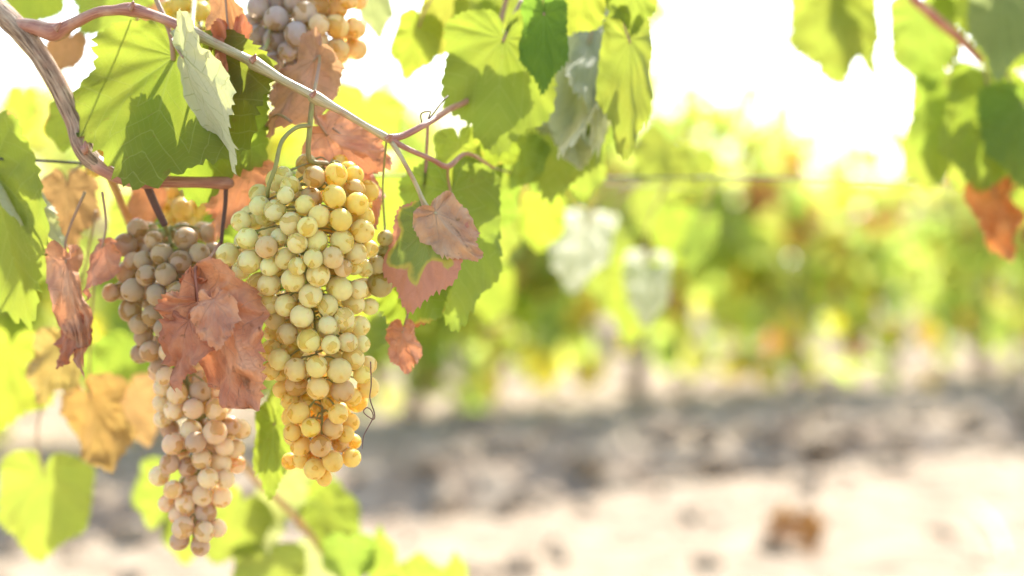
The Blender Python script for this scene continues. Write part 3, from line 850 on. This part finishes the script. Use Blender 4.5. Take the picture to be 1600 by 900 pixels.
leaf(vine2, 'yellow', (1440, 20, 1.25), (1452, 150, 1.24), (-.2, .2, 1), w=.55, seed=203, color=(.95, 1.05, 1))
leaf(vine2, 'yellow', (1478, 130, 1.25), (1462, 290, 1.24), (-.25, .2, 1), w=.42, fL=-10, fR=-8, seed=204, color=(.98, 1.1, 1), label='tall yellow green leaf beside the rust red one', pet=[(1500, 60, 1.21)])
leaf(vine2, 'green', (1550, 150, 1.2), (1528, 305, 1.19), (-.1, .2, 1), w=.62, fL=-10, fR=-8, seed=205, color=(1, 1.05, 1), label='dark green leaf nearest the frame edge', pet=[(1535, 95, 1.2)])
leaf(vine2, 'green', (1600, 160, 1.18), (1606, 300, 1.17), (.1, .2, 1), w=.7, fL=-10, fR=-8, seed=206, color=(.85, 1, 1), pet=[(1560, 90, 1.2)])
leaf(vine2, 'pale', (1570, -20, 1.18), (1560, 130, 1.17), (-.3, .2, 1), w=.45, seed=207, color=(.9, .95, 1), pet=[(1575, -55, 1.22)])
leaf(vine2, 'green', (1520, -30, 1.25), (1510, 60, 1.25), (0, .3, 1), w=.9, seed=208)
leaf(vine2, 'green', (1610, -20, 1.2), (1600, 110, 1.2), (0, .3, 1), w=.7, seed=209)
leaf(vine2, 'red', (1556, 302, 1.22), (1572, 408, 1.21), (.1, .2, 1), w=.56, fL=-14, fR=-20, wave=.2, cr=.10, seed=210, color=(1.1, .95, .5), label='blurred rust red leaf', pet=[(1550, 280, 1.22), (1540, 110, 1.205)])
leaf(vine2, 'yellow', (1520, 150, 1.27), (1500, 300, 1.27), (0, .2, 1), w=.7, seed=211)
leaf(vine2, 'green', (1600, 250, 1.24), (1590, 360, 1.24), (0, .2, 1), w=.7, seed=212)

# ------------------------------------------------------------------ grape bunches
bm = bmesh.new()
bmesh.ops.create_icosphere(bm, subdivisions=4, radius=1)
for v in bm.verts:                       # a slight dimple at the stigma and a shoulder at the stalk
    z = v.co.z
    v.co *= 1 - 0.035 * max(0, (z - .95) / .05) - 0.03 * max(0, (-z - .9) / .1)
berry_me = bpy.data.meshes.new('grape')
bm.to_mesh(berry_me)
bm.free()
berry_me.materials.append(M['berry'])
berry_me.shade_smooth()


def lerp3(a, b, t):
    t = max(0, min(1, t))
    return tuple(a[i] + (b[i] - a[i]) * t for i in range(3))


def bunch(label, pts, ax, dc, colf, nfill, ped, seed=1, rfill=18, group='grape bunches on the near vine', pedmat='petiole', pedr=3.4):
    rnd = random.Random(seed)
    m = dc / F

    def axis_at(y):
        for (y0, c0, h0), (y1, c1, h1) in zip(ax, ax[1:]):
            if y <= y1:
                t = max(0, (y - y0) / (y1 - y0))
                return c0 + (c1 - c0) * t, h0 + (h1 - h0) * t
        return ax[-1][1], ax[-1][2]
    B = []
    for p in pts:
        x, y, r = p[:3]
        cx, hw = axis_at(y)
        dx = (x - cx) / hw
        z = -(math.sqrt(max(0, 1 - dx * dx)) * hw - r)
        z += p[3] if len(p) > 3 else 0
        B.append([x, y, z, r])
    B.sort(key=lambda b: b[2])
    for i in range(len(B)):
        for _ in range(6):
            moved = False
            for j in range(i):
                a, b = B[i], B[j]
                need = (.95 * (a[3] + b[3])) ** 2 - (a[0] - b[0]) ** 2 - (a[1] - b[1]) ** 2
                if need > 0:
                    dz = math.sqrt(need)
                    if abs(a[2] - b[2]) < dz:
                        a[2] = b[2] + dz
                        moved = True
            if not moved:
                break
    y0, y1 = ax[0][0], ax[-1][0]
    for _ in range(nfill * 40):
        if nfill <= 0:
            break
        y = rnd.uniform(y0 + 6, y1 - 8)
        cx, hw = axis_at(y)
        r = rfill * rnd.uniform(.86, 1.08)
        an = rnd.uniform(0, 2 * math.pi)
        rad = max(0, hw - r) * math.sqrt(rnd.uniform(.15, 1))
        x, z = cx + rad * math.cos(an), rad * math.sin(an) * 0.95
        if z < -0.15 * hw:
            continue
        if any((x - b[0]) ** 2 + (y - b[1]) ** 2 + (z - b[2]) ** 2 < (.88 * (r + b[3])) ** 2 for b in B):
            continue
        B.append([x, y, z, r])
        nfill -= 1
    top = P(*ped[0])
    o = empty('grape_bunch', top, label, 'grape bunch', group)
    axp = []
    for yy in np.linspace(y0 + 10, y1 - 14, 9):
        cx, hw = axis_at(yy)
        axp.append(P(cx, yy, dc))
    extra = []
    for i, b in enumerate(B):
        ctr = P(b[0], b[1], dc + b[2] * m)
        ay = max(y0 + 8, b[1] - rnd.uniform(8, 26))
        ac, _h = axis_at(ay)
        root = P(ac, ay, dc)
        d = (ctr - root).normalized()
        rr = b[3] * m
        g = bpy.data.objects.new('grape', berry_me)
        link(g, o, ctr - top)
        zz = (d + Vector((rnd.uniform(-.5, .5), rnd.uniform(-.5, .5), rnd.uniform(-.9, .1)))).normalized()
        g.rotation_euler = (zz.to_track_quat('Z', 'Y') @ Matrix.Rotation(rnd.uniform(0, 6.28), 3, 'Z').to_quaternion()).to_euler()
        e = rnd.uniform(.93, 1.0)
        g.scale = (rr * e, rr * e, rr * rnd.uniform(1.0, 1.06))
        c = colf(b[0], b[1], rnd)
        g.color = (*c, 1)
        stalk = ctr - zz * rr * .96
        midp = (root + stalk) * .5 + Vector((0, 0, .003))
        extra.append(([root, midp, stalk], [pr(1.9), pr(1.2), pr(1.9)], 5))
    tube('stem', pxpts(ped) + axp, [pr(pedr)] * len(ped) + [pr(3.6 - .25 * i) for i in range(len(axp))], M['green_stem'], o, 8, 4, .06, extra=extra)
    return o


def zs(lst, s, ox, oy):
    return [(ox + q[0] / s, oy + q[1] / s, q[2] / s) + tuple(q[3:]) for q in lst]


GOLD, IVORY, AMBER, OLIVE = (.95, .68, .10), (.90, .78, .31), (.95, .63, .11), (.50, .42, .14)


def col_main(x, y, r):
    base = lerp3((.88, .83, .36), GOLD, (x - 430) / 90) if y < 400 else IVORY  # sunlit gold of the upper right berries is put into their colour
    if y < 400:
        base = lerp3(base, IVORY, (y - 340) / 60)
    base = lerp3(base, AMBER, (y - 520) / 130)
    if r.random() < .10:
        base = lerp3(base, (.50, .30, .14), .6)
    k = r.uniform(.90, 1.08)
    return (base[0] * k, base[1] * k * r.uniform(.96, 1.03), base[2] * k * r.uniform(.85, 1.15))


z4 = [(570, 155, 60), (682, 145, 62), (780, 145, 50), (445, 200, 50), (405, 150, 50), (552, 268, 60), (673, 257, 62), (780, 222, 55), (795, 295, 62), (597, 360, 57),
      (708, 378, 60), (822, 362, 58), (820, 437, 64), (285, 305, 55), (365, 330, 58), (190, 385, 55), (220, 475, 58), (120, 560, 62), (232, 597, 62), (322, 520, 58), (450, 400, 62),
      (520, 300, 50), (535, 415, 52), (482, 500, 52), (580, 492, 64), (715, 492, 64), (785, 550, 58), (423, 580, 57), (340, 620, 52), (565, 580, 50), (665, 575, 57), (460, 692, 62), (335, 715, 60),
      (590, 665, 62), (283, 700, 50), (550, 772, 62), (702, 737, 66), (835, 630, 48), (775, 620, 48), (720, 630, 48), (860, 530, 46), (340, 815, 54), (420, 825, 55), (640, 825, 56),
      (505, 880, 60), (775, 810, 62), (800, 740, 52), (725, 890, 55), (640, 925, 50), (360, 890, 55), (860, 830, 46), (190, 640, 50), (390, 470, 48), (480, 620, 46), (420, 250, 44)]
z5 = [(455, 50, 55), (577, 97, 56), (330, 60, 47), (387, 125, 52), (655, 70, 55), (488, 158, 57), (725, 88, 50), (315, 120, 42), (310, 205, 52), (350, 245, 52), (427, 293, 56),
      (525, 278, 52), (630, 297, 58), (695, 240, 54), (735, 172, 42), (530, 380, 53), (645, 390, 55), (430, 365, 53), (305, 300, 44), (360, 385, 44), (765, 375, 52), (765, 270, 42), (740, 315, 44), (440, 495, 55),
      (497, 565, 46), (600, 567, 50), (410, 585, 44), (450, 650, 50), (542, 650, 52), (400, 722, 42), (455, 712, 46), (515, 757, 52), (600, 722, 50), (687, 705, 46), (625, 500, 48), (680, 540, 46), (635, 640, 42),
      (660, 595, 42), (690, 420, 46), (590, 175, 46), (670, 165, 46), (560, 800, 40), (400, 440, 44), (700, 630, 36), (545, 468, 46, 55), (500, 505, 44, 60), (590, 440, 46, 55), (470, 440, 44, 50), (560, 520, 44, 58)]
bunch('main pale golden grape bunch hanging sharp in front', zs(z4, 10 / 3, 320, 230) + zs(z5, 3, 320, 480),
      [(250, 520, 62), (300, 492, 104), (350, 478, 122), (400, 476, 122), (450, 482, 105), (500, 492, 90), (560, 495, 88), (620, 503, 78), (680, 503, 64), (745, 498, 38)],
      .905, col_main, 90, [(489, 152, .887), (484, 200, .888), (484, 250, .893)], seed=3, pedr=4.2)
# green side stalk of the main bunch
tube('stalk', pxpts([(486, 196, .886), (462, 200, .882), (440, 222, .878), (430, 262, .876), (418, 300, .882), (425, 330, .90)]), [pr(r) for r in (3.2, 3.2, 3.3, 3.4, 3.2, 2.5)], M['green_stem'], bpy.data.objects['grape_bunch'], 8, 6)


def col_left(x, y, r):
    a, b = (.50, .36, .20), (.90, .65, .40)
    base = lerp3(a, b, (y - 520) / 80)
    if r.random() < .15:
        base = lerp3(base, (.34, .20, .14), .6)
    k = r.uniform(.9, 1.1)
    return (base[0] * k, base[1] * k * r.uniform(.95, 1.05), base[2] * k)


z7 = [(330, 330, 57), (158, 410, 62), (285, 435, 60), (145, 515, 60), (265, 545, 58), (310, 225, 57), (405, 265, 60), (435, 145, 60), (215, 255, 52), (230, 335, 55), (130, 320, 58), (160, 260, 48),
      (265, 150, 48), (505, 225, 60), (575, 215, 55), (45, 425, 48), (215, 655, 50), (250, 730, 55), (300, 800, 52), (315, 610, 48), (190, 590, 50), (330, 860, 52), (390, 420, 55), (450, 350, 55), (560, 330, 58),
      (640, 300, 56), (680, 400, 56), (600, 430, 56), (360, 520, 55), (390, 640, 55), (350, 730, 55), (470, 480, 55), (560, 560, 56), (690, 520, 56), (740, 620, 54), (760, 480, 54)]
z6 = [(950, 170, 53), (945, 268, 53), (860, 313, 47), (850, 165, 47), (765, 170, 48), (840, 262, 48), (760, 320, 48), (745, 405, 44), (700, 460, 46), (970, 400, 50), (885, 385, 46), (825, 420, 44),
      (830, 490, 45), (915, 470, 48), (890, 545, 48), (815, 578, 46), (760, 520, 42), (735, 580, 42), (970, 550, 50), (905, 620, 50), (805, 688, 50), (790, 745, 44), (897, 705, 46), (955, 690, 42),
      (880, 770, 43), (1010, 240, 46), (1060, 255, 44), (1035, 340, 42), (1040, 410, 42), (990, 475, 42), (715, 70, 42), (780, 100, 46), (712, 140, 42), (715, 210, 40), (780, 632, 40), (985, 330, 44), (880, 90, 48), (960, 80, 48)]
bunch('tan pink grape bunch half hidden by the red leaf', zs(z7, 10 / 3, 160, 330) + zs(z6, 2.8125, 0, 580),
      [(350, 262, 80), (400, 270, 108), (460, 275, 108), (520, 275, 88), (580, 282, 66), (640, 308, 72), (700, 312, 72), (760, 310, 58), (820, 302, 48), (870, 300, 26)],
      .955, col_left, 70, [(258, 352, .935), (262, 365, .95)], seed=4)


def col_top(x, y, r):
    base = lerp3((.50, .41, .37), (.88, .60, .20), (x - 455) / 70 + r.uniform(-.2, .2))
    k = r.uniform(.9, 1.1)
    return tuple(c * k for c in base)


z2 = [(370, 30, 55), (455, 88, 58), (590, 65, 57), (550, 160, 58), (448, 185, 55), (412, 232, 52), (335, 100, 44), (365, 160, 44), (655, 115, 48), (738, 125, 58), (825, 130, 54), (740, 230, 54),
      (828, 228, 55), (650, 190, 50), (510, 240, 48), (650, 20, 60), (740, 40, 52), (460, 10, 52), (790, 0, 46), (340, 205, 44), (440, 290, 48), (540, 5, 52), (670, 312, 46), (708, 412, 42), (650, 385, 46),
      (540, 315, 50), (600, 260, 50), (600, 350, 46), (370, 300, 46), (500, 380, 46), (560, -80, 56), (670, -70, 56), (450, -80, 55), (760, -70, 50)]
bunch('violet and amber grape bunch cut by the upper edge', zs(z2, 3, 280, 0),
      [(-70, 480, 70), (0, 482, 95), (50, 480, 100), (90, 470, 85), (120, 468, 60), (155, 490, 40)],
      .985, col_top, 36, [(400, 97, .89), (420, 60, .95), (440, -40, .985)], seed=5)


def col_back(x, y, r):
    base = lerp3((.80, .66, .10), (.46, .44, .16), (y - 70) / 60)
    k = r.uniform(.9, 1.1)
    return (base[0] * k, base[1] * k, base[2])


bunch('yellow green grape bunch behind the cane and curled dried leaf', [(283, 5, 18), (283, 37, 18), (313, 18, 17), (300, 60, 17), (322, 80, 17), (293, 77, 16), (330, 103, 17), (317, 123, 16), (343, 135, 17), (370, 133, 17), (392, 120, 16),
       (398, 147, 17), (375, 167, 18), (347, 167, 17), (382, 197, 18), (385, 218, 17), (388, 238, 16), (360, 100, 17), (335, 60, 17), (345, 30, 17), (370, 60, 17), (365, 215, 16), (320, 150, 16), (265, 15, 16)],
      [(-20, 305, 50), (40, 310, 58), (90, 335, 50), (140, 365, 46), (200, 378, 34), (255, 386, 18)], 1.04, col_back, 26, [(300, 48, .895), (302, 20, .95), (305, -12, 1.03)], seed=6)
bunch('tiny olive brown grape cluster beside the main bunch', [(606, 398, 20), (622, 387, 16), (594, 444, 21), (614, 424, 17), (588, 414, 15), (602, 372, 13)],
      [(365, 602, 22), (390, 602, 26), (430, 598, 26), (462, 592, 16)], .905, lambda x, y, r: (.46 * r.uniform(.9, 1.1), .38, .12), 3, [(604, 218, .898), (598, 290, .92), (601, 350, .93)], seed=7, rfill=14, pedr=1.6)
bunch('small lemon yellow grape cluster under the spur', [(275, 300, 18), (285, 326, 18), (262, 328, 17), (300, 345, 18), (275, 352, 17), (312, 322, 17)],
      [(290, 282, 26), (320, 285, 40), (365, 285, 26)], 1.03, lambda x, y, r: (.74, .60 * r.uniform(.9, 1.05), .12), 6, [(262, 286, .92), (270, 288, .98), (282, 292, 1.03)], seed=8, rfill=17)
bunch('few yellow berries above the broad green leaf', [(198, 63, 15), (248, 76, 16), (222, 60, 14), (230, 84, 14)],
      [(50, 225, 30), (70, 225, 34), (95, 228, 20)], 1.0, lambda x, y, r: (.78, .60, .08), 2, [(205, 18, .9), (215, 30, .96), (222, 45, 1.0)], seed=9, rfill=13, pedr=1.6)
bunch('pair of yellow berries at the bend of the old arm', [(155, 238, 17), (148, 262, 15)],
      [(222, 153, 20), (245, 153, 26), (280, 150, 18)], .965, lambda x, y, r: (.78, .58, .10), 2, [(128, 215, .92), (140, 212, .94), (150, 224, .965)], seed=10, rfill=13, pedr=1.6)

# ------------------------------------------------------------------ rows of vines behind
LT = np.array([(0, 0, 0), (-.34, -.22, .04), (-.62, .12, .08), (-.40, .42, .05), (-.46, .70, .10), (0, 1.0, -.06), (.46, .70, .10), (.40, .42, .05), (.62, .12, .08), (.34, -.22, .04), (0, .45, -.04)])
LF = [(0, 10, 2, 1), (10, 3, 2), (10, 4, 3), (10, 5, 4), (10, 6, 5), (10, 7, 6), (10, 8, 7), (0, 9, 8, 10)]


def crown_mesh(seed, n, length=.98, zlo=.08, zhi=1.22):
    r = random.Random(seed)
    vs, fs, tint, glow = [], [], [], []
    shoots = []
    for i in range(30):
        s = r.uniform(-length / 2, length / 2)
        shoots.append((s, r.uniform(-.08, .08), r.uniform(-.22, .22), r.uniform(-.22, .22), zhi * (r.uniform(.82, 1.08) if i % 5 else r.uniform(1.1, 1.3)), r.uniform(.25, 1) * (1 if i % 5 < 2 else -.6)))
    for i in range(n):
        s, w_, ds, dw_, zt, bend = r.choice(shoots)
        t = r.random() ** .85
        z0 = .56
        z = z0 + (zt - z0) * t if bend > 0 else z0 + .16 * math.sin(t * 2.2) - t * t * (z0 - zlo) * 1.1
        c = Vector((s + ds * t + r.gauss(0, .06), w_ + dw_ * t + r.gauss(0, .07), z + r.gauss(0, .05)))
        L = r.uniform(.065, .13)
        y = Vector((r.gauss(0, .5), r.gauss(0, .5), -1 + r.gauss(0, .45))).normalized()
        nrm = Vector((r.gauss(0, .7), r.gauss(0, .7), .6 + r.gauss(0, .4)))
        x = y.cross(nrm).normalized()
        zz = x.cross(y)
        b = len(vs)
        fold = r.uniform(.2, 1.6)
        for p in LT:
            vs.append(c + (x * p[0] * r.uniform(.85, 1.1) + y * p[1] + zz * (p[2] * fold)) * L)
        fs.extend([tuple(b + k for k in f) for f in LF])
        q = r.random()
        if q < .58:
            a, g = (.085, .15, .03), (.60, .76, .16)
        elif q < .85:
            a, g = (.15, .19, .04), (.76, .84, .19)
        elif q < .94:
            a, g = (.30, .22, .05), (.80, .55, .05)
        else:
            a, g = (.33, .13, .06), (.55, .22, .07)
        k = r.uniform(.85, 1.4)
        tint += [(a[0] * k, a[1] * k, a[2] * k, 1)] * len(LT)
        glow += [(min(.9, g[0] * k), min(.9, g[1] * k), g[2], 1)] * len(LT)
    me = bpy.data.meshes.new('crown')
    me.from_pydata([tuple(v) for v in vs], [], fs)
    for nm, dat in (('tint', tint), ('glow', glow)):
        at = me.attributes.new(nm, 'FLOAT_COLOR', 'POINT')
        at.data.foreach_set('color', np.array(dat, dtype=np.float32).ravel())
    me.materials.append(M['crown'])
    me.shade_smooth()
    return me, shoots


def tube_mesh(name, parts, mat):
    vs, fs, uv = [], [], []
    for p, r, s in parts:
        v2, f2, u2 = tube_data(p, r, s, 4, .15, len(vs))
        b = len(vs)
        vs += v2
        uv += u2
        fs += [tuple(b + i for i in f) for f in f2]
    me = bpy.data.meshes.new(name)
    me.from_pydata([tuple(v) for v in vs], [], fs)
    lay = me.uv_layers.new(name='along')
    idx = np.empty(len(me.loops), dtype=np.int32)
    me.loops.foreach_get('vertex_index', idx)
    lay.data.foreach_set('uv', np.array(uv, dtype=np.float32)[idx].ravel())
    me.materials.append(mat)
    me.shade_smooth()
    return me


VAR = []
for k in range(5):
    cm, sh = crown_mesh(300 + k, 360)
    r = random.Random(k)
    tm = tube_mesh('trunk', [([Vector((0, 0, -.05)), Vector((r.uniform(-.05, .05), r.uniform(-.03, .03), .25)), Vector((r.uniform(-.06, .06), 0, .48)), Vector((0, 0, .62))], [.036, .028, .027, .03], 10)], M['bark'])
    arms = [([Vector((0, 0, .60)), Vector((sg * .2, 0, .66)), Vector((sg * .48, 0, .67))], [.022, .016, .012], 7) for sg in (-1, 1)]
    cn = tube_mesh('canes', arms + [([Vector((s, w_, .66)), Vector((s + ds * .4, w_ + dw_ * .5, .66 + (zt - .66) * .55)), Vector((s + ds, w_ + dw_, zt))], [.005, .004, .002], 5) for s, w_, ds, dw_, zt, b in sh if b > 0], M['cane_red'])
    VAR.append((cm, tm, cn))


def back_vine(pos, k, label, group, rot=0.0, scale=1.0):
    cm, tm, cn = VAR[k % len(VAR)]
    e = empty('grapevine', pos, label, 'grapevine', group)
    e.rotation_euler.z = ROW_A + rot
    e.scale = (1, 1, scale)
    link(bpy.data.objects.new('trunk', tm), e)
    link(bpy.data.objects.new('crown', cm), e)
    link(bpy.data.objects.new('canes', cn), e)
    return e


rows = random.Random(77)
LAB2 = ['blurred vine of the row behind, below the frame-edge green leaf', 'blurred vine of the row behind, below the rolled red leaf', 'blurred vine of the row behind, hidden by the two big bunches',
        'blurred vine of the row behind, just beside the half dried leaf', 'blurred vine of the row behind, under the white glaring leaf', 'blurred vine of the row behind, mid right of the open ground',
        'blurred vine of the row behind, under the lone leaf against the sky', 'blurred vine of the row behind, under the rust red leaf']
for i in range(-3, 5):
    p = ROW2 + u_row * (i * .93 + rows.uniform(-.06, .06)) + n_row * rows.uniform(-.05, .05)
    p.z = ground_h(p.x, p.y) - .02
    back_vine(p, i + 3, LAB2[i + 3], 'vines of the first row behind', 0 if i % 2 else math.pi, rows.uniform(.86, 1.18))
for rw, cnt, lo in ((1, 12, -5), (2, 13, -5)):
    for i in range(lo, lo + cnt):
        p = ROW2 + n_row * (3.4 * rw) + u_row * (i * .98 + 1.2 * rw + rows.uniform(-.08, .08))
        p.z = ground_h(p.x, p.y) - .02
        back_vine(p, i + rw * 2 + 7, 'faint blurred grapevine in the farther rows', 'vines of the farther rows', 0 if (i + rw) % 2 else math.pi, rows.uniform(.92, 1.1))

# upper growth of the two near vines, above the frame: it throws the dappled shade
SUN_GAPS = [(P(225, 220, .9), .085), (P(815, 200, .98), .07), (P(1450, 180, 1.24), .09), (P(540, 300, .89), .10), (P(560, 600, .9), .08), (P(930, 400, 1.6), .10), (P(1000, 460, 1.65), .08), (P(900, 160, 1.04), .07)]   # openings left in the unseen upper growth so sun reaches these spots


def upper_crown(parent, s0, s1, n, seed):
    r = random.Random(seed)
    vs, fs, tint, glow = [], [], [], []
    base = Vector((-.34, .95, 0))
    while len(vs) < n * len(LT):
        s, t = r.uniform(s0, s1), r.gauss(.05, .20)
        p = base + u_row * s + n_row * t
        p.z = r.uniform(.9, 1.4)
        if p.z < .65 + 410 / F * p.y + .09 or p.y < .62:
            continue
        if any(((p + Vector((0, 0, -.03)) - h) - S * (p + Vector((0, 0, -.03)) - h).dot(S)).length < hr for h, hr in SUN_GAPS):
            continue
        L = r.uniform(.06, .1)
        y = Vector((r.gauss(0, .5), r.gauss(0, .5), -1 + r.gauss(0, .45))).normalized()
        nrm = Vector((r.gauss(0, .7), r.gauss(0, .7), .6))
        x = y.cross(nrm).normalized()
        zz = x.cross(y)
        b = len(vs)
        for q in LT:
            vs.append(p + (x * q[0] + y * q[1] + zz * q[2]) * L)
        fs.extend([tuple(b + k for k in f) for f in LF])
        tint += [(.085, .14, .03, 1)] * len(LT)
        glow += [(.42, .50, .05, 1)] * len(LT)
    o = mesh_obj('crown', vs, fs, M['crown'], parent, wloc(parent))
    for nm, dat in (('tint', tint), ('glow', glow)):
        o.data.attributes.new(nm, 'FLOAT_COLOR', 'POINT').data.foreach_set('color', np.array(dat, dtype=np.float32).ravel())


upper_crown(vine, -.45, .75, 52, 501)
upper_crown(vine2, .75, 1.9, 45, 502)

# ------------------------------------------------------------------ things lying on the ground
gx = P(1258, 842, 3.06)
dl = empty('dead_leaf', (gx.x, gx.y, ground_h(gx.x, gx.y) + .004), 'brown dead leaf lying on the pale soil', 'dead leaf')
lf = leaf(dl, 'brown', (1216, 856, 2.98), (1303, 852, 2.95), (0, .85, .7), w=.62, fL=24, fR=30, wave=.25, cr=.12, seed=400, color=(.72, .55, .38))
zz = min((dl.location + lf.location + v.co).z for v in lf.data.vertices)
lf.location.z += ground_h(gx.x, gx.y) + .004 - zz
a, b = P(1520, 795, 3.4), P(1572, 885, 2.78)
a.z, b.z = ground_h(a.x, a.y) + .012, ground_h(b.x, b.y) + .012
st = tube('stick', [a, (a + b) * .5 + Vector((.015, 0, .006)), b], [.004, .005, .003], M['stick'], None, 8, 6, .1)
tag(st, 'bleached white stick lying on the soil near the corner', 'stick')
